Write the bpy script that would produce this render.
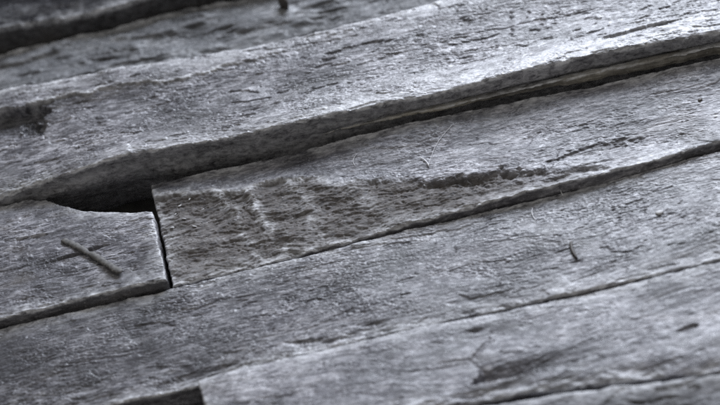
import bpy, math, random
import numpy as np

for o in list(bpy.data.objects):
    bpy.data.objects.remove(o, do_unlink=True)
scene = bpy.context.scene
COL = scene.collection
MM = 0.001

# ------------------------------------------------------------------ camera
ELEV, ROLL, DIST, ZT = math.radians(42), math.radians(13.2), 450.0, 14.0
fw = np.array([0, math.cos(ELEV), -math.sin(ELEV)])
rt = np.array([1.0, 0, 0]); upv = np.array([0, math.sin(ELEV), math.cos(ELEV)])
R2 = math.cos(ROLL) * rt - math.sin(ROLL) * upv
U2 = math.sin(ROLL) * rt + math.cos(ROLL) * upv
cpos = (np.array([0, 0, ZT]) - fw * DIST) * MM
from mathutils import Matrix, Vector
cam = bpy.data.cameras.new('camera')
camo = bpy.data.objects.new('camera', cam); COL.objects.link(camo)
camo.matrix_world = Matrix(((R2[0], U2[0], -fw[0], cpos[0]), (R2[1], U2[1], -fw[1], cpos[1]),
                            (R2[2], U2[2], -fw[2], cpos[2]), (0, 0, 0, 1)))
cam.lens = 85; cam.sensor_width = 36
cam.clip_start = 0.01; cam.clip_end = 50
cam.dof.use_dof = True
cam.dof.focus_distance = 0.452
cam.dof.aperture_fstop = 11
scene.camera = camo

# ------------------------------------------------------------------ light
world = bpy.data.worlds.new('World'); scene.world = world; world.use_nodes = True
bg = world.node_tree.nodes['Background']
bg.inputs['Color'].default_value = (1.0, 0.97, 0.92, 1)
bg.inputs['Strength'].default_value = 0.42

def area(name, loc, target, size, energy, color):
    l = bpy.data.lights.new(name, 'AREA'); l.shape = 'RECTANGLE'
    l.size, l.size_y = size; l.energy = energy; l.color = color
    o = bpy.data.objects.new(name, l); COL.objects.link(o); o.location = loc
    o.rotation_euler = (Vector(target) - Vector(loc)).to_track_quat('-Z', 'Y').to_euler()
    return o
area('window_light', (0.40, 0.72, 0.57), (0.02, 0.0, 0.0), (0.70, 0.42), 23.5, (0.83, 0.89, 1.0))

scene.view_settings.view_transform = 'Standard'
scene.view_settings.look = 'None'
scene.view_settings.exposure = 0.0
scene.view_settings.gamma = 1.0
scene.cycles.use_denoising = False

# ------------------------------------------------------------------ noise
def _hash(ix, iy, seed):
    h = (ix.astype(np.int64) * 374761393 + iy.astype(np.int64) * 668265263 + seed * 1274126177) & 0xffffffff
    h = ((h ^ (h >> 13)) * 1274126177) & 0xffffffff
    h = (h ^ (h >> 16)) & 0xffffffff
    h = (h * 2246822519) & 0xffffffff
    return (h ^ (h >> 15)) & 0xffff
GA = np.linspace(0, 2 * np.pi, 256, endpoint=False)
GX, GY = np.cos(GA), np.sin(GA)
def pn(x, y, seed=0):
    x = np.asarray(x, float); y = np.asarray(y, float)
    x, y = np.broadcast_arrays(x, y)
    ix = np.floor(x); iy = np.floor(y); fx = x - ix; fy = y - iy
    u = fx * fx * fx * (fx * (fx * 6 - 15) + 10); v = fy * fy * fy * (fy * (fy * 6 - 15) + 10)
    def g(a, b):
        k = _hash(ix + a, iy + b, seed) & 255
        return GX[k] * (fx - a) + GY[k] * (fy - b)
    return 1.5 * ((g(0, 0) * (1 - u) + g(1, 0) * u) * (1 - v) + (g(0, 1) * (1 - u) + g(1, 1) * u) * v)
def fbm(x, y, octv=4, seed=0, gain=0.5, lac=2.03):
    s = 0; a = 1.0
    for i in range(octv):
        s = s + a * pn(x, y, seed + 17 * i); x = x * lac + 3.1; y = y * lac + 1.7; a *= gain
    return s
def sst(a, b, t):
    t = np.clip((t - a) / (b - a), 0, 1); return t * t * (3 - 2 * t)
def terr(q, lo=0.32, hi=0.62):
    f = np.floor(q); return f + sst(lo, hi, q - f)
def gau(x, y, cx, cy, sx, sy, ang=0.0):
    c, s = math.cos(ang), math.sin(ang)
    a = (x - cx) * c + (y - cy) * s; b = -(x - cx) * s + (y - cy) * c
    return np.exp(-(a / sx) ** 2 - (b / sy) ** 2)
def ip(x, pts):
    p = np.array(pts); return np.interp(x, p[:, 0], p[:, 1])

def slate(x, y, seed, grain=0.0, amp=1.0, st1=0.30, st2=0.12, fine=1.0):
    """split slate face, mm: thin flat layers with ragged edges, fine foliated grain, crumbly patches"""
    c, s = math.cos(grain), math.sin(grain)
    X = x * c + y * s; Y = -x * s + y * c
    Y = Y + 2.0 * pn(X / 34, Y / 15, seed + 5) + 0.55 * pn(X / 10, Y / 6, seed + 6) + 0.10 * pn(X / 2.2, Y / 1.5, seed + 16)
    X = X + 1.5 * pn(X / 10, Y / 6, seed + 18)
    m = 0.25 + 1.1 * sst(-0.40, 0.6, fbm(x / 26, y / 13, 4, seed + 20, 0.55))      # smoother and rougher patches
    m2 = sst(-0.1, 0.6, fbm(x / 19, y / 9, 3, seed + 21))
    h = 0.75 * amp * pn(x / 60, y / 28, seed + 1) + 0.45 * amp * pn(X / 28, Y / 11, seed + 2) + 0.16 * amp * pn(X / 12, Y / 5, seed + 22)
    q = 1.9 * fbm(X / 48, Y / 12, 7, seed + 3, 0.55)
    h = h + 1.0 * st1 * (terr(q - Y / 4.6, 0.42, 0.58) + Y / 4.6 - 0.45 * q)
    q2 = 1.9 * fbm(X / 20, Y / 4.4, 6, seed + 4, 0.58)
    h = h + 1.15 * st2 * m * (terr(q2 - Y / 2.6, 0.40, 0.60) + Y / 2.6 - q2)
    h = h + fine * (0.3 + m) * (0.075 * fbm(X / 11, Y / 2.6, 6, seed + 7, 0.58)
                        + 0.058 * fbm(X / 3.4, Y / 0.62, 3, seed + 8, 0.62))
    q3 = 1.5 * fbm(X / 9, Y / 3.2, 5, seed + 24, 0.6) - Y / 1.25
    h = h + 0.17 * fine * (0.2 + m2) * (terr(q3, 0.35, 0.62) - q3)
    # thin raised filaments of foliation, in patches
    rg = 1 - np.abs(fbm(X / 11, Y / 1.8, 4, seed + 11, 0.56)) * 3.2
    h = h + 0.11 * fine * (0.25 + m2) * np.clip(rg, 0, 1) ** 3
    p = fbm(X / 9.5, Y / 2.2, 4, seed + 9, 0.58) + 0.6 * (m2 - 0.85)
    h = h - 0.10 * fine * sst(0.7, 1.0, p)
    return h

# ------------------------------------------------------------------ materials
def slate_mat(name, dark, mid, pale, rough=0.5, brown=(0.095, 0.077, 0.057), brownamt=0.25, grain=0.0, seed=0.0, bump=0.5, spec=0.6):
    m = bpy.data.materials.new(name); m.use_nodes = True
    nt = m.node_tree; N = nt.nodes; L = nt.links
    b = N['Principled BSDF']
    tc = N.new('ShaderNodeTexCoord')
    def mapping(scale):
        mp = N.new('ShaderNodeMapping'); mp.inputs['Scale'].default_value = scale
        mp.inputs['Location'].default_value = (seed, seed * 1.7, 0)
        mp.inputs['Rotation'].default_value = (0, 0, grain)
        L.new(tc.outputs['Object'], mp.inputs['Vector']); return mp
    def noise(scale, detail=6, rough_=0.6, dist=0.0):
        n = N.new('ShaderNodeTexNoise'); n.inputs['Scale'].default_value = 1.0
        n.inputs['Detail'].default_value = detail; n.inputs['Roughness'].default_value = rough_
        n.inputs['Distortion'].default_value = dist
        L.new(mapping(scale).outputs[0], n.inputs['Vector']); return n
    def ramp(src, stops):
        r = N.new('ShaderNodeValToRGB')
        e = r.color_ramp.elements
        while len(e) < len(stops): e.new(0.5)
        for k, (p, c) in enumerate(stops):
            e[k].position = p; e[k].color = (c[0], c[1], c[2], 1)
        L.new(src, r.inputs[0]); return r
    def mix(fac, a, b_, mode='MIX'):
        x = N.new('ShaderNodeMix'); x.data_type = 'RGBA'; x.blend_type = mode
        if isinstance(fac, float): x.inputs[0].default_value = fac
        else: L.new(fac, x.inputs[0])
        for sock, v in ((x.inputs[6], a), (x.inputs[7], b_)):
            if isinstance(v, tuple): sock.default_value = (v[0], v[1], v[2], 1)
            else: L.new(v, sock)
        return x.outputs[2]
    streak = noise((190, 720, 500), 9, 0.70, 0.5)
    base = ramp(streak.outputs[0], [(0.32, dark), (0.5, mid), (0.68, pale)])
    col = base.outputs[0]
    # thin pale wisps of mica along the foliation, in patches
    w = noise((200, 760, 500), 7, 0.62, 1.0)
    wr = ramp(w.outputs[0], [(0.465, (0, 0, 0)), (0.5, (0.95,) * 3), (0.535, (0, 0, 0))])
    wp = noise((70, 130, 100), 3, 0.6)
    wpr = ramp(wp.outputs[0], [(0.42, (0, 0, 0)), (0.62, (1, 1, 1))])
    wm = mix(1.0, wr.outputs[0], wpr.outputs[0], 'MULTIPLY')
    col = mix(wm, col, tuple(1.2 * p for p in pale))
    # broad mineral tone
    tone = noise((38, 62, 60), 4, 0.55, 0.3)
    tr = ramp(tone.outputs[0], [(0.36, (0.42, 0.42, 0.45)), (0.64, (1.45, 1.44, 1.43))])
    col = mix(1.0, col, tr.outputs[0], 'MULTIPLY')
    # brown iron staining, patchy
    stain = noise((45, 110, 90), 6, 0.65, 0.8)
    sr = ramp(stain.outputs[0], [(0.52, (0, 0, 0)), (0.74, (brownamt,) * 3)])
    col = mix(sr.outputs[0], col, brown)
    # freshly broken rock (attribute) is browner and coarser
    at = N.new('ShaderNodeAttribute'); at.attribute_name = 'broken'
    gr = noise((500, 1300, 1000), 6, 0.72)
    brk = ramp(gr.outputs[0], [(0.3, tuple(0.6 * c for c in dark)), (0.55, tuple(0.6 * a + 0.28 * c for a, c in zip(brown, mid))), (0.80, tuple(0.8 * c for c in pale))])
    bm_ = N.new('ShaderNodeMath'); bm_.operation = 'MULTIPLY'; bm_.inputs[1].default_value = 0.8
    L.new(at.outputs['Fac'], bm_.inputs[0])
    col = mix(bm_.outputs[0], col, brk.outputs[0])
    # crushed rock along worn edges, plus painted edge highlights and caught light
    ab = N.new('ShaderNodeAttribute'); ab.attribute_name = 'wear_highlight'
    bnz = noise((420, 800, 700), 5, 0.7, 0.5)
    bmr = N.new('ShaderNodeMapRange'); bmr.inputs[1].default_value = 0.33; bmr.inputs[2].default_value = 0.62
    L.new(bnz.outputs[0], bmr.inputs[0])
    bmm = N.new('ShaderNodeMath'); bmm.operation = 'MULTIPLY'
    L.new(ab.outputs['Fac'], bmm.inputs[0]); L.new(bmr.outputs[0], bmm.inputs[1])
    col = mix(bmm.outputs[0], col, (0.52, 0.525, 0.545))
    # pale calcite / dust specks
    sp = noise((1500, 2100, 2000), 2, 0.5)
    spr = ramp(sp.outputs[0], [(0.66, (0, 0, 0)), (0.76, (0.55, 0.55, 0.55))])
    col = mix(spr.outputs[0], col, (0.42, 0.42, 0.44))
    L.new(col, b.inputs['Base Color'])
    rr = N.new('ShaderNodeMapRange'); rr.inputs[1].default_value = 0.3; rr.inputs[2].default_value = 0.7
    rr.inputs[3].default_value = rough - 0.14; rr.inputs[4].default_value = rough + 0.14
    rn = noise((420, 900, 900), 4, 0.6)
    L.new(rn.outputs[0], rr.inputs[0])
    ra = N.new('ShaderNodeMath'); ra.operation = 'MULTIPLY_ADD'; ra.inputs[1].default_value = 0.3
    L.new(at.outputs['Fac'], ra.inputs[0]); L.new(rr.outputs[0], ra.inputs[2])
    L.new(ra.outputs[0], b.inputs['Roughness'])
    b.inputs['Specular IOR Level'].default_value = spec
    bn = noise((700, 1500, 1300), 4, 0.6, 0.4)
    bp = N.new('ShaderNodeBump'); bp.inputs['Strength'].default_value = bump; bp.inputs['Distance'].default_value = 0.00025
    L.new(bn.outputs[0], bp.inputs['Height']); L.new(bp.outputs[0], b.inputs['Normal'])
    return m
def plain_mat(name, c0, c1, scale=600, rough=0.6):
    m = bpy.data.materials.new(name); m.use_nodes = True
    nt = m.node_tree; b = nt.nodes['Principled BSDF']
    tc = nt.nodes.new('ShaderNodeTexCoord'); n = nt.nodes.new('ShaderNodeTexNoise')
    n.inputs['Scale'].default_value = scale; n.inputs['Detail'].default_value = 4
    r = nt.nodes.new('ShaderNodeValToRGB')
    r.color_ramp.elements[0].position = 0.35; r.color_ramp.elements[0].color = (*c0, 1)
    r.color_ramp.elements[1].position = 0.65; r.color_ramp.elements[1].color = (*c1, 1)
    nt.links.new(tc.outputs['Object'], n.inputs[0]); nt.links.new(n.outputs[0], r.inputs[0])
    nt.links.new(r.outputs[0], b.inputs['Base Color']); b.inputs['Roughness'].default_value = rough
    return m
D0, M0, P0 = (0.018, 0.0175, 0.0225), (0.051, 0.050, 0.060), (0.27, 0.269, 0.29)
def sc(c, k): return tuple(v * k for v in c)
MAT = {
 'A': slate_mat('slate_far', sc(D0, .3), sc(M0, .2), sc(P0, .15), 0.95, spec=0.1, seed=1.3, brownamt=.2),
 'B': slate_mat('slate_grey_green', sc(D0, .6), (0.04, 0.043, 0.048), (0.17, 0.172, 0.18), 0.6, seed=2.1, brownamt=.15),
 'C': slate_mat('slate_silver', sc(D0, .9), sc(M0, .85), P0, 0.45, seed=3.7, brownamt=.15, grain=-0.02),
 'D': slate_mat('slate_blue_brown', D0, M0, P0, 0.50, seed=4.2, brownamt=.25),
 'E': slate_mat('slate_violet', sc(D0, .92), (0.036, 0.035, 0.043), sc(P0, .8), 0.47, seed=5.9, brownamt=.18, grain=0.05),
 'F': slate_mat('slate_pale', sc(D0, 1.2), sc(M0, 1.1), sc(P0, 1.05), 0.50, seed=6.4, brownamt=.2),
 'L': slate_mat('slate_mottled', D0, M0, P0, 0.52, seed=7.7, brownamt=.3),
 'G': slate_mat('slate_charcoal', sc(D0, .5), sc(M0, .5), sc(P0, .45), 0.62, seed=9.1, brownamt=.2),
 'layer': slate_mat('slate_buff_layer', (0.07, 0.064, 0.052), (0.19, 0.178, 0.15), (0.34, 0.325, 0.29), 0.65, seed=8.8, brownamt=.4),
}

# ------------------------------------------------------------------ stone builder
def sheet_x(x0, x1, step, f0=-108, f1=120):
    a = []
    x = x0
    while x < x1:
        a.append(x)
        x += step if f0 < x < f1 else step * 4
    a.append(x1); return np.array(a)

def make_stone(name, parent, mat, x0, x1, back, front, top, zb, step=0.2, side=None, endl=None, endr=None,
               rows=14, jag=0.45, rnd=0.55, seed=0, broken=None, wear_highlight=2.0, pale=None, sidepale=0.12):
    xn = sheet_x(x0, x1, step); nx = len(xn)
    yb = back(xn) + jag * (0.6 * fbm(xn / 21, xn * 0 + seed, 3, seed + 49, 0.5) + 0.5 * fbm(xn / 4, xn * 0 + seed, 5, seed + 50, 0.62) * sst(-0.3, 0.6, pn(xn / 15, xn * 0, seed + 48)))
    yf = front(xn) + jag * (0.6 * fbm(xn / 21, xn * 0 + seed + 9, 3, seed + 51, 0.5) + 0.6 * fbm(xn / 3.5, xn * 0 + seed + 9, 5, seed + 47, 0.62) * sst(-0.3, 0.6, pn(xn / 15, xn * 0, seed + 46)))
    wid = float(np.max(yb - yf)); nt = max(8, int(wid / step))
    t = np.linspace(0, 1, nt)
    t = np.concatenate([t[:-2], 1 - (t[1]) * np.array([1.5, 1.0, 0.6, 0.33, 0.14, 0.0])])
    t = np.unique(np.round(np.concatenate([t[1] * np.array([0, .2, .5]), t]), 7)); nt = len(t)
    Y = yb[None, :] + (yf - yb)[None, :] * t[:, None]
    S = (xn - x0) / (x1 - x0)
    el = (endl(Y) if endl else 0) + jag * 0.8 * fbm(Y / 5, Y * 0 + 3.3, 4, seed + 52, 0.6)
    er = (endr(Y) if endr else 0) + jag * 0.8 * fbm(Y / 5, Y * 0 + 7.3, 4, seed + 53, 0.6)
    wl = np.clip(1 - (xn - x0) / 12, 0, 1); wr = np.clip(1 - (x1 - xn) / 12, 0, 1)
    X = xn[None, :] + el * wl[None, :] + er * wr[None, :]
    Z = top(X, Y)
    # worn arris
    r = rnd * (1 + 0.9 * fbm(X / 5, Y / 5, 3, seed + 54))
    r = np.clip(r, 0.12, None)
    de = np.minimum(np.minimum(Y - yf[None, :], yb[None, :] - Y), np.minimum((xn - x0), (x1 - xn))[None, :])
    k = np.clip(1 - de / r, 0, 1)
    bw = wear_highlight * (1 + 0.9 * fbm(X / 9, Y / 4, 4, seed + 70, 0.6))
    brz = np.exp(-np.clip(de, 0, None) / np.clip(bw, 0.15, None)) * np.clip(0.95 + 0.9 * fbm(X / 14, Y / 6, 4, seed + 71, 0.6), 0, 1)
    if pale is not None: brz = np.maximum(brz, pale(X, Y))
    Z = Z - r * (1 - np.sqrt(np.clip(1 - k * k, 0, 1)))
    top_v = np.stack([X, Y, Z], -1)
    idx = np.arange(nt * nx).reshape(nt, nx)
    # t=0 is the back row; faces face up
    q = np.stack([idx[:-1, :-1], idx[1:, :-1], idx[1:, 1:], idx[:-1, 1:]], -1).reshape(-1, 4)
    # boundary loop: front row left->right, right end front->back, back row right->left, left end back->front
    loop = np.concatenate([idx[-1, :], idx[-2::-1, -1], idx[0, -2::-1], idx[1:-1, 0]])
    nrm = np.concatenate([np.tile([[0, -1]], (nx, 1)), np.tile([[1, 0]], (nt - 1, 1)),
                          np.tile([[0, 1]], (nx - 1, 1)), np.tile([[-1, 0]], (nt - 2, 1))]).astype(float)
    P = top_v.reshape(-1, 3); lp = P[loop]
    arc = np.concatenate([[0], np.cumsum(np.linalg.norm(np.diff(lp[:, :2], axis=0), axis=1))])
    V = [P]; F = [q]; prev = loop; base = len(P); n = len(loop)
    bz = [brz.reshape(-1)]
    br = [broken(X, Y).reshape(-1) if broken else np.zeros(len(P))]
    for j in range(1, rows + 1):
        f = j / rows
        zbv = zb(lp[:, 0]) if callable(zb) else zb
        z = lp[:, 2] + (zbv - lp[:, 2]) * f
        d = (0.16 * fbm(arc / 14, z / 1.6, 4, seed + 60, 0.55) + 0.6 * pn(arc / 35, z / 6, seed + 61)
             + 0.05 * fbm(arc / 1.5, z / 0.6, 3, seed + 63)) * sst(0, 0.22, np.full(n, f))
        if side is not None:
            isf = nrm[:, 1] < -0.5
            d = d + np.where(isf, side(lp[:, 0], z, lp[:, 2]), 0)
        v = np.stack([lp[:, 0] + nrm[:, 0] * d, lp[:, 1] + nrm[:, 1] * d, z], -1)
        V.append(v); cur = np.arange(base, base + n); base += n
        F.append(np.stack([prev, cur, np.roll(cur, -1), np.roll(prev, -1)], -1))
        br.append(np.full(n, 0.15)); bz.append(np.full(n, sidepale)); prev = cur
    V = np.concatenate(V) * MM; F = np.concatenate(F); br = np.concatenate(br)
    me = bpy.data.meshes.new(name)
    me.vertices.add(len(V)); me.vertices.foreach_set('co', V.astype(np.float32).ravel())
    me.loops.add(F.size); me.loops.foreach_set('vertex_index', F.astype(np.int32).ravel())
    me.polygons.add(len(F)); me.polygons.foreach_set('loop_start', np.arange(0, F.size, 4, dtype=np.int32))
    me.polygons.foreach_set('loop_total', np.full(len(F), 4, dtype=np.int32))
    me.polygons.foreach_set('use_smooth', np.ones(len(F), dtype=bool))
    a = me.attributes.new('broken', 'FLOAT', 'POINT'); a.data.foreach_set('value', br.astype(np.float32))
    a = me.attributes.new('wear_highlight', 'FLOAT', 'POINT'); a.data.foreach_set('value', np.concatenate(bz).astype(np.float32))
    me.update(calc_edges=True); me.validate()
    me.materials.append(mat)
    o = bpy.data.objects.new(name, me); COL.objects.link(o)
    if parent is not None: o.parent = parent
    return o

# ------------------------------------------------------------------ ground sheet under the cladding
def sheet(name, x0, x1, y0, y1, z, mat):
    me = bpy.data.meshes.new(name)
    me.from_pydata([(x0, y0, z), (x1, y0, z), (x1, y1, z), (x0, y1, z)], [], [(0, 1, 2, 3)])
    me.materials.append(mat); o = bpy.data.objects.new(name, me); COL.objects.link(o); return o
gm = plain_mat('dark_mortar', (0.020, 0.019, 0.018), (0.045, 0.043, 0.040), 250, 0.9)
g = sheet('ground', -1.0, 1.0, -1.0, 1.0, 0.0, gm); g['kind'] = 'structure'

panel = bpy.data.objects.new('stone_cladding_panel', None); COL.objects.link(panel)
panel.empty_display_size = 0.02
panel['label'] = 'grey split slate cladding of long rough strips laid at uneven heights'
panel['category'] = 'stone cladding'
XL, XR = -150, 165

# heights -------------------------------------------------------------------
def topA(x, y): return 21.2 + 0.22 * (y - 107) + slate(x, y, 101, 0.02, 1.2)
def topB(x, y):
    h = 13.3 + slate(x, y, 202, -0.03, 1.6, 0.5, 0.16)
    h += 1.6 * gau(x, y, -60, 82, 26, 5, -0.05) - 1.2 * gau(x, y, -20, 78, 30, 4, 0.05)
    h += 1.1 * sst(-0.2, 0.3, fbm(x / 30, y / 7, 3, 210)) + 1.5 * gau(x, y, 15, 80, 20, 3.0, 0.1)
    return h
def c_edge_z(x): return ip(x, [(-150, 18.5), (-97, 20.3), (-84, 21.6), (-73, 23.7), (-60, 24.8), (-45, 25.0), (170, 25.0)])
CF = [(-150, 29), (-96, 28.7), (-84, 29.0), (-74, 28.8), (-61, 29.2), (-50, 28.4), (-28, 25.6), (-5, 24.8), (17, 24.1), (39, 23.8), (70, 23.4), (105, 21.2), (170, 20)]
def c_ledge(x, y):
    return ip(x, [(-150, 62), (-94, 62.3), (-77, 60.8), (-65, 61.0), (-46, 57.0), (-24, 58.6), (-5, 60), (20, 63), (60, 64)]) \
        + 1.6 * fbm(x / 12, y / 20, 5, 320, 0.62)
def topC(x, y):
    yf = ip(x, CF); dy = y - yf
    h = 24.6 + slate(x, y, 303, -0.035, 1.1, 0.34, 0.13)
    h += (c_edge_z(x) - 25.0) * np.exp(-np.clip(dy, 0, None) / 15)
    # lifted front lip and a shallow trough behind it
    h += 0.9 * np.exp(-(np.clip(dy, 0, None) / 9) ** 2) * sst(-60, 10, x) - 0.5 * np.exp(-((dy - 20) / 9) ** 2)
    # back ridge with a ragged ledge, strongest at the left
    led = c_ledge(x, y)
    h += ip(x, [(-150, 1.5), (-84, 1.3), (-76, 0.7), (-24, 0.5), (0, 0.2), (30, 0.0), (170, 0)]) * sst(-0.35, 0.35, y - led)
    # flake broken out of the left back
    lo = 48.5 + 2.4 * fbm(x / 5, y / 5, 3, 321); wx = -83.0 + 3.0 * fbm(y / 5, x / 7, 4, 322, 0.6)
    pit = sst(-0.3, 0.3, y - lo) * (1 - sst(-0.5, 0.3, y - led)) * (1 - sst(-0.4, 0.4, x - wx))
    h -= 3.2 * pit * (0.55 + 0.45 * sst(lo, led, y)) + 1.8 * sst(0.3, 0.75, gau(x, y, -85.5, 53.5, 3.6, 4.6, 0.5) + 0.35 * fbm(x / 3, y / 3, 4, 327))
    h -= 0.6 * gau(x, y, -72, 57.5, 13, 1.5, -0.05)
    # long dark flake scars
    h -= 0.55 * sst(0.35, 0.6, gau(x, y, 9, 52.4, 11, 1.5, -0.03) + 0.16 * fbm(x / 4, y / 1.2, 3, 323))
    h -= 1.0 * sst(0.35, 0.6, gau(x, y, 85.5, 30.6, 12, 1.4, 0.02) + 0.2 * fbm(x / 3, y / 1.0, 3, 324))
    h -= 0.3 * sst(0.35, 0.65, gau(x, y, -20, 35.5, 12, 1.5, -0.02) + 0.25 * fbm(x / 4, y / 1.0, 3, 325))
    h -= 0.25 * sst(0.35, 0.65, gau(x, y, 45, 45.5, 30, 2.0, -0.02) + 0.25 * fbm(x / 6, y / 1.0, 3, 326))
    return h
DC = [(-56, 19.2), (-45, 17.6), (-30, 14.2), (-14, 10.9), (6.5, 4.2), (25, -0.6), (36, -2.5), (48, -5.5), (58, -8.5), (70, -14.5), (170, -22)]
def d_cleft(x, y): return ip(x, DC) + 2.2 * fbm(x / 14, y / 12, 6, 420, 0.66)
def d_mask(x, y): return (1 - sst(-2.2, 0.5, y - d_cleft(x, y))) * sst(68, 28, x + 10 * fbm(x / 9, y / 2.5, 4, 431))
def rib_crest(x, y):
    u = x + 0.30 * y + 1.8 * pn(x / 12, y / 9, 423) + 0.5 * pn(x / 3, y / 2.5, 429)
    c = 0
    for cx, w_, a_ in ((-32, 1.6, 0.7), (-25.5, 1.3, 1.0), (-14, 2.2, 0.7), (1, 2.6, 0.45)):
        c = c + a_ * np.exp(-np.abs((u - cx) / w_) ** 1.6)
    return c
def paleD(x, y):  # rib crests paled to imitate the light they catch
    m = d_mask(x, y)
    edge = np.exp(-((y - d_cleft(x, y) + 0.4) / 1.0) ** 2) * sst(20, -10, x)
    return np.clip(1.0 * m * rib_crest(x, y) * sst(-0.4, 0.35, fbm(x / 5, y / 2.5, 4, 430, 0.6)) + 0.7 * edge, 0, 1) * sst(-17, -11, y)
def topD(x, y):
    s = slate(x, y, 404, 0.0, 0.9, 0.2, 0.09, 0.85)
    h = 16.7 + s
    m = d_mask(x, y)
    depth = np.clip(d_cleft(x, y) - y, 0, None)
    lip = sst(0.0, 1.0, (x - 14) / 14.0)
    drop_l = 0.10 + 0.080 * depth
    drop_r = 1.15 * np.exp(-((depth - 2.4) / 3.0) ** 2) + 0.25
    wx = x + 2.2 * pn(x / 7, y / 6, 425); wy = y + 1.6 * pn(x / 9, y / 5, 426)
    rough = 0.9 * fbm(wx / 16, wy / 8, 3, 421, 0.5) + 0.36 * terr(2.2 * fbm(wx / 15, wy / 5.5, 5, 427, 0.5) + 0.22 * y, 0.3, 0.62) - 0.36 * 0.22 * y \
        + 0.16 * np.clip(1 - 2.6 * np.abs(fbm(wx / 6, wy / 1.5, 4, 422, 0.6)), 0, 1) ** 3 + 0.09 * fbm(x / 2.2, y / 0.7, 3, 428, 0.6)
    ribs = 0.9 * (rib_crest(x, y) - 0.25) * sst(24, 0, depth + 3)
    h = h - m * (1 + lip * 0.5 * fbm(x / 4, y / 2, 4, 432, 0.6)) * ((1 - lip) * drop_l + lip * drop_r) + m * (rough * (0.8 - 0.15 * lip) + ribs - 0.2)
    h += 0.2 * np.exp(-((y - d_cleft(x, y) - 0.8) / 1.6) ** 2)
    h -= 0.5 * sst(0.35, 0.7, gau(x, y, 63, -4.0, 13, 2.2, 0.05) + 0.3 * fbm(x / 3.5, y / 1.4, 3, 424))
    h += 0.3 * np.exp(-((y - 12) / 6) ** 2) * sst(40, 80, x) + 1.9 * sst(8, 23, y + 0.03 * x) * sst(-30, 30, x)
    return h
def topE(x, y):
    h = 14.0 + slate(x, y, 515, 0.07, 0.9, 0.24, 0.13, 1.0)
    h += 0.35 * np.exp(-((y + 15) / 3.5) ** 2)
    h -= 0.55 * np.exp(-((y + 46) / 4.0) ** 2) * sst(-0.1, 0.5, fbm(x / 16, y / 5, 3, 520)) * sst(45, 10, x)
    h -= 0.9 * np.exp(-((y + 50) / 5.0) ** 2) * sst(-36, -55, x)
    return h
FF = [(-48, -74.5), (7, -75.2), (17, -75.4), (33, -76.4), (49, -79.0), (72, -82.8), (170, -86)]
def topF(x, y):
    h = 13.7 + slate(x, y, 616, 0.03, 0.9, 0.18, 0.08, 0.75)
    h += 1.7 * sst(35, -25, x) - 0.5 * sst(10, 50, x) + 0.3 * np.exp(-((y + 52) / 3.0) ** 2)
    # sunken hollow with a curved rim in front and a ragged left wall
    wx = x + 1.5 * fbm(x / 6, y / 4, 5, 621, 0.6); wy = y + 0.7 * fbm(x / 9, y / 5, 4, 620, 0.6)
    rim = -71.2 + 0.012 * (wx - 24) ** 2 * np.where(wx < 24, 1, 0.2)
    lx = 16.6 + 0.42 * (wy + 68) + 1.3 * np.sin((y + 60) * 0.55); d = wy - rim
    h -= sst(-0.2, 0.8, d) * sst(-0.3, 1.2, wx - lx) * np.exp(-(np.clip(wx - 18, 0, None) / 14) ** 1.5) * (2.7 * (1 - sst(0.8, 5.4, d)) + 0.8 * np.exp(-np.clip(d, 0, None) / 9.0))
    h += 0.25 * np.exp(-((d + 1.2) / 1.6) ** 2) * sst(10, 18, x) * sst(70, 40, x)
    h -= 0.32 * np.exp(-((x + 1.0 * fbm(x / 9, y / 4, 4, 625) - lx - 0.2) / 0.55) ** 2) * sst(-70, -66, y) * sst(-54, -58, y)
    h -= 0.7 * gau(x, y, 20.0, -54.5, 2.2, 0.6, 0.1)
    h -= 1.3 * np.exp(-(np.clip(y - ip(x, FF), 0, None) / 3.0) ** 2) * (0.6 + 0.7 * fbm(x / 12, y / 5, 3, 624))
    h -= 0.8 * sst(0.35, 0.65, gau(x, y, 68.6, -68.6, 3, 0.9, 0.1) + 0.2 * fbm(x / 3, y, 3, 623))
    return h
def topG(x, y): return 12.7 + slate(x, y, 707, 0.05, 1.6, 0.5, 0.18)
LB = [(-150, 27), (-90, 28.6), (-84, 27.0), (-80, 23.2), (-74.4, 18.8), (-63.5, 13.8), (-54, 10.8), (-50, 10.3)]
def topL(x, y):
    h = 17.7 + slate(x, y, 808, 0.03, 0.9, 0.24, 0.14, 1.0)
    h -= 0.75 * sst(0.4, 0.7, gau(x, y, -76, 1.9, 10, 0.8, 0.10) + 0.15 * fbm(x / 3, y / 1, 3, 820))
    h -= 0.6 * sst(0.4, 0.7, gau(x, y, -88, 12.5, 6, 0.9, -0.1) + 0.2 * fbm(x / 3, y / 1, 3, 821))
    h += 0.5 * gau(x, y, -56, 5, 3, 6)
    return h

def paleC(x, y):  # front-edge highlight and bright ledge line painted into the colour
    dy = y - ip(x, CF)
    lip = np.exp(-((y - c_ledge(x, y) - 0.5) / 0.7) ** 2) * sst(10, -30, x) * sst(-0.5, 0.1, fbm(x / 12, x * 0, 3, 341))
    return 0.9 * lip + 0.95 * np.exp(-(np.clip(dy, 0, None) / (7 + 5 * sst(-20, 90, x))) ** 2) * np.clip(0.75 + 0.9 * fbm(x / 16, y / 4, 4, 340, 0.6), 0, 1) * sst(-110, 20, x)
def const(v): return lambda x: x * 0 + v
def line(pts): return lambda x: ip(x, pts)

def sideC(x, z, zt):  # mm
    # undercut face; right half split by a crack with a recess below it
    u = (zt - z)
    d = -0.10 * u * sst(20, -40, x) - 0.35 * np.clip(u - 5, 0, None) * sst(-45, -62, x)
    crk = 20.6 + 0.25 * pn(x / 9, x * 0, 330) + 0.012 * (x - 40)
    r = sst(-20, 30, x)
    d = d - r * 1.1 * np.exp(-((z - crk) / 0.35) ** 2) - r * 2.2 * (1 - sst(-0.5, 0.1, z - crk))
    return d

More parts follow.
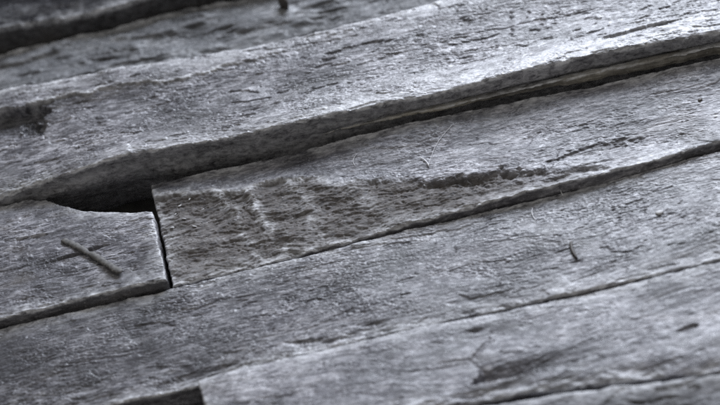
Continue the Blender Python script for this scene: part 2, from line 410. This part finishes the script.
stA = make_stone('slate_strip', panel, MAT['A'], XL, XR, const(150), line([(-150, 109), (-95, 107.8), (-60, 106.4), (-20, 107), (170, 105)]), topA, 0, 0.5, rows=12, seed=1)
stB = make_stone('slate_strip', panel, MAT['B'], XL, XR, const(105.2), const(66), topB, 0, 0.36, rows=8, seed=2)
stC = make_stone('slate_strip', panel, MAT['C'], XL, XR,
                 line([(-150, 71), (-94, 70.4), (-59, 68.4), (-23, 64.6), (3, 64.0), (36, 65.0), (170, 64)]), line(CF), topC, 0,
                 side=sideC, rows=60, seed=3, jag=0.5, rnd=0.7, wear_highlight=3.0, pale=paleC, sidepale=0.42)
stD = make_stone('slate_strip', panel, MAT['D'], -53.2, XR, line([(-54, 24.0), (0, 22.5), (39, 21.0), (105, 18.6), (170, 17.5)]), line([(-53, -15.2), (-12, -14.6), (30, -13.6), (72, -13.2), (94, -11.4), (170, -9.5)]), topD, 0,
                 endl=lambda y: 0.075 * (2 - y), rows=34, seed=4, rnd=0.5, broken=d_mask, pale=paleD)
stE = make_stone('slate_strip', panel, MAT['E'], XL, XR, line([(-150, -16.6), (-56, -16.4), (-48, -16.2), (-12, -15.2), (30, -14.1), (72, -13.7), (94, -12.0), (170, -10.0)]),
                 line([(-150, -48.5), (-98, -48.9), (-48, -50.3), (-38, -49.2), (22, -49.1), (82, -50.1), (170, -51)]), topE, 0, rows=26, seed=5, rnd=0.5, jag=0.3)
stF = make_stone('slate_strip', panel, MAT['F'], -47.6, XR, line([(-48, -50.8), (-38, -49.7), (22, -49.5), (82, -50.5), (170, -51.4)]),
                 line([(-48, -74.5), (7, -75.2), (17, -75.4), (33, -76.4), (49, -79.0), (72, -82.8), (170, -86)]), topF, 0,
                 endl=lambda y: -0.14 * (y + 55), rows=22, seed=6, rnd=0.6, jag=0.35)
stG = make_stone('slate_strip', panel, MAT['G'], XL, XR, line([(-150, -76), (17, -76.8), (49, -80.3), (72, -84.0), (170, -87.4)]), const(-125), topG, 0, 0.36, rows=6, seed=7)
stL = make_stone('slate_strip', panel, MAT['L'], XL, -53.8, line(LB), line([(-150, -15.0), (-97, -15.4), (-54, -15.0)]), topL, 0,
                 endr=lambda y: -0.075 * (y + 2), rows=34, seed=8, rnd=0.5)
# short block left of the pale strip, sunk far below it
def topK(x, y): return 5.0 + slate(x, y, 909, 0.0, 1.2)
stK = make_stone('slate_strip', panel, MAT['A'], XL, -49.5, line([(-150, -50.5), (-49, -52.4)]), line([(-150, -75), (-49, -75.4)]), topK, 0, 0.4, rows=6, seed=9)
# buff layer wedged in the split under the proud strip
def topY(x, y): return 19.75 + 0.012 * (x - 40) + 0.12 * fbm(x / 5, y / 2, 3, 950)
yl = make_stone('lower_layer', stC, MAT['layer'], -14, XR, line([(-14, 26.6), (2, 26.4), (39, 25.8), (105, 23.4), (170, 22)]),
                lambda x: ip(x, [(-14, 25.9), (2, 25.2), (20, 24.4), (39, 23.5), (70, 22.8), (105, 21.0), (170, 19.8)]) + 0.5 * sst(0.1, 0.5, fbm(x / 13, x * 0, 4, 960, 0.6)), topY, lambda x: topY(x, x * 0) - ip(x, [(-15, 0.5), (10, 0.6), (38, 1.1), (70, 2.2), (105, 3.0), (170, 3.2)]), 0.2, rows=12, seed=10, rnd=0.35, jag=0.6, sidepale=0.0)

for o, t in ((stA, 'dark soft-edged strip behind the sunken grey-green strip'),
             (stB, 'sunken grey-green strip lying behind the tall silvery strip'),
             (stC, 'tall silvery strip standing proud with a dark undercut front face'),
             (stD, 'strip with a brown broken face running into its front edge'),
             (stE, 'long even violet-grey strip in front of the broken brown one'),
             (stF, 'pale smooth strip with a shallow dark hollow'),
             (stG, 'low dark strip below the pale smooth strip'),
             (stL, 'short end stone with a splinter lying across it'),
             (stK, 'deeply sunken block beside the end of the pale strip'),
             (yl, 'buff brown layer showing in the crack under the strip')):
    o['label'] = t

# ------------------------------------------------------------------ loose bits lying on the stones
def tube(name, pts, rad, mat, sides=8, flat=1.0):
    """pts in mm, rad list; one tapered tube with rounded ends, bottom flattened a little"""
    pts = [Vector(p) for p in pts]; V = []; F = []
    n = len(pts)
    for i, p in enumerate(pts):
        tn = (pts[min(i + 1, n - 1)] - pts[max(i - 1, 0)]).normalized()
        s = tn.cross(Vector((0, 0, 1))).normalized(); u = s.cross(tn)
        for k in range(sides):
            a = 2 * math.pi * k / sides
            w = 1 + 0.10 * math.sin(3.1 * k + i * 1.7)
            V.append((p + (s * math.cos(a) + u * math.sin(a) * flat) * rad[i] * w) * MM)
    for i in range(n - 1):
        for k in range(sides):
            a = i * sides + k; b = i * sides + (k + 1) % sides
            F.append((a, b, b + sides, a + sides))
    F.append(tuple(reversed(range(sides)))); F.append(tuple(range((n - 1) * sides, n * sides)))
    me = bpy.data.meshes.new(name); me.from_pydata([tuple(v) for v in V], [], F)
    for p in me.polygons: p.use_smooth = True
    me.materials.append(mat); o = bpy.data.objects.new(name, me); COL.objects.link(o); return o
def h1(fn, x, y): return float(fn(np.array([x]), np.array([y]))[0])
def tag(o, label, cat, group=None):
    o['label'] = label; o['category'] = cat
    if group: o['group'] = group
    return o
def drape(fn, path, r, lift=0.0):
    return [(x, y, h1(fn, x, y) + r * 0.9 + lift) for x, y in path]

wood = plain_mat('grey_wood', (0.03, 0.028, 0.027), (0.085, 0.081, 0.077), 1400, 0.65)
lintm = plain_mat('white_lint', (0.55, 0.55, 0.57), (0.7, 0.7, 0.72), 800, 0.8)
chipm = plain_mat('pale_chip', (0.30, 0.30, 0.31), (0.55, 0.55, 0.56), 700, 0.6)
darkm = plain_mat('dark_husk', (0.018, 0.014, 0.012), (0.045, 0.036, 0.03), 700, 0.6)

# splinter across the short end stone
sp = []; N_ = 44; rr = []
for i in range(N_):
    f = i / (N_ - 1)
    wob = float(fbm(np.array([f * 9.0]), np.array([2.2]), 3, 71)[0])
    sp.append((-79.6 + 15.6 * f + 0.55 * math.sin(f * 4) + 0.18 * wob, 8.2 - 18.0 * f + 0.15 * wob))
    rr.append(float(np.interp(f, [0, 0.03, 0.25, 0.4, 0.55, 0.75, 0.93, 0.98, 1], [0.45, 0.8, 0.86, 0.66, 0.9, 0.8, 1.0, 0.85, 0.35]))
              * (1 + 0.16 * float(fbm(np.array([f * 22.0]), np.array([5.2]), 3, 72)[0])))
zz = max(h1(topL, x, y) for x, y in sp)
o = tube('wood_splinter', [(x, y, zz + 0.30 - 0.25 * math.sin(3.1 * i / N_)) for i, (x, y) in enumerate(sp)], [1.15 * v for v in rr], wood, 9, 0.42)
tag(o, 'grey brown splinter lying aslant on the short end stone', 'splinter')

def chip(name, x, y, fn, l, w, h, ang, mat, seed):
    rng = random.Random(seed); import bmesh
    bm = bmesh.new(); bmesh.ops.create_icosphere(bm, subdivisions=2, radius=1)
    c, s = math.cos(ang), math.sin(ang); z0 = h1(fn, x, y)
    for v in bm.verts:
        k = 1 + 0.22 * (rng.random() - .5)
        a, b_, d = v.co.x * l * k, v.co.y * w * k, v.co.z * h * k
        b_ += 0.18 * a * a / l * (1 if seed % 2 else -1)
        v.co = ((x + a * c - b_ * s) * MM, (y + a * s + b_ * c) * MM, (z0 + 0.6 * h + d) * MM)
    me = bpy.data.meshes.new(name); bm.to_mesh(me); bm.free()
    for p in me.polygons: p.use_smooth = True
    me.materials.append(mat); ob = bpy.data.objects.new(name, me); COL.objects.link(ob); return ob

grp = 'pale chips scattered on the broken brown strip end'
for i, (x, y, l, a) in enumerate([(-49.0, 11.2, .75, .9), (-46.8, 8.0, .8, -.5), (-47.6, 13.6, .6, .4), (-44.6, 15.0, .6, .9),
                                  (-44.4, 4.4, .95, -.55), (-50.3, 6.0, .7, -.2), (-51.4, 2.4, .8, .1), (-41.5, 10.5, .5, .3)]):
    tag(chip('pale_chip', x, y, topD, l * (0.75 + 0.1 * (i % 4)), .2 + .03 * (i % 3), .16, a, chipm, i + 3), 'tiny white sliver on the broken brown end of a slate strip', 'stone chip', grp)
tag(chip('pale_chip', 72.9, -29.6, topE, 1.1, .8, .4, .1, chipm, 31), 'round white speck on the long violet-grey strip', 'stone chip')
tag(chip('dark_crumb', 94.2, 5.3, topD, .8, .55, .35, .6, darkm, 32), 'small dark crumb on the strip below the buff layer', 'crumb')
tag(chip('dark_chip', -8.9, 94.0, topB, 1.2, 2.4, 2.6, .5, darkm, 34), 'blurred dark chip on the sunken grey-green strip', 'crumb')
hp = [(49.6 + 0.9 * math.cos(a), -36.0 + 3.4 * math.sin(a)) for a in np.linspace(1.9, 4.4, 8)]
o = tube('curved_husk', drape(topE, hp, .35), [.15, .35, .46, .5, .5, .44, .3, .1], darkm, 8)
tag(o, 'small dark curved husk on the long violet-grey strip', 'husk')
def fibre(path, fn, r, label, lift=0.15):
    n = len(path)
    ob = tube('lint_fibre', [(x, y, h1(fn, x, y) + lift + r) for x, y in path], [r * (0.5 if i in (0, n - 1) else 1) for i in range(n)], lintm, 5)
    return tag(ob, label, 'fibre')
def arcpath(x0, y0, x1, y1, bow, n=9):
    out = []
    for i in range(n):
        f = i / (n - 1); b = bow * math.sin(math.pi * f)
        out.append((x0 + (x1 - x0) * f - (y1 - y0) * b, y0 + (y1 - y0) * f + (x1 - x0) * b))
    return out
fibre(arcpath(20.0, 4.6, 29.0, 17.0, .09, 14), topD, .06, 'long thin pale fibre on the strip with the broken brown face')
fibre(arcpath(20.0, 4.4, 18.3, 8.6, -.1), topD, .17, 'short thick white fibre forking from the long thin one')
fibre(arcpath(42.6, -21.5, 42.9, -17.0, .1), topE, .10, 'short pale fibre near the back edge of the violet-grey strip')
fibre(arcpath(51.4, -15.6, 51.6, -12.4, .1, 5), topE, .09, 'tiny fibre bridging the dark joint behind the violet-grey strip', .4)
fibre(arcpath(1.0, 11.0, 2.4, 15.5, .2), topD, .06, 'faint curled fibre in the shade of the tall strip')
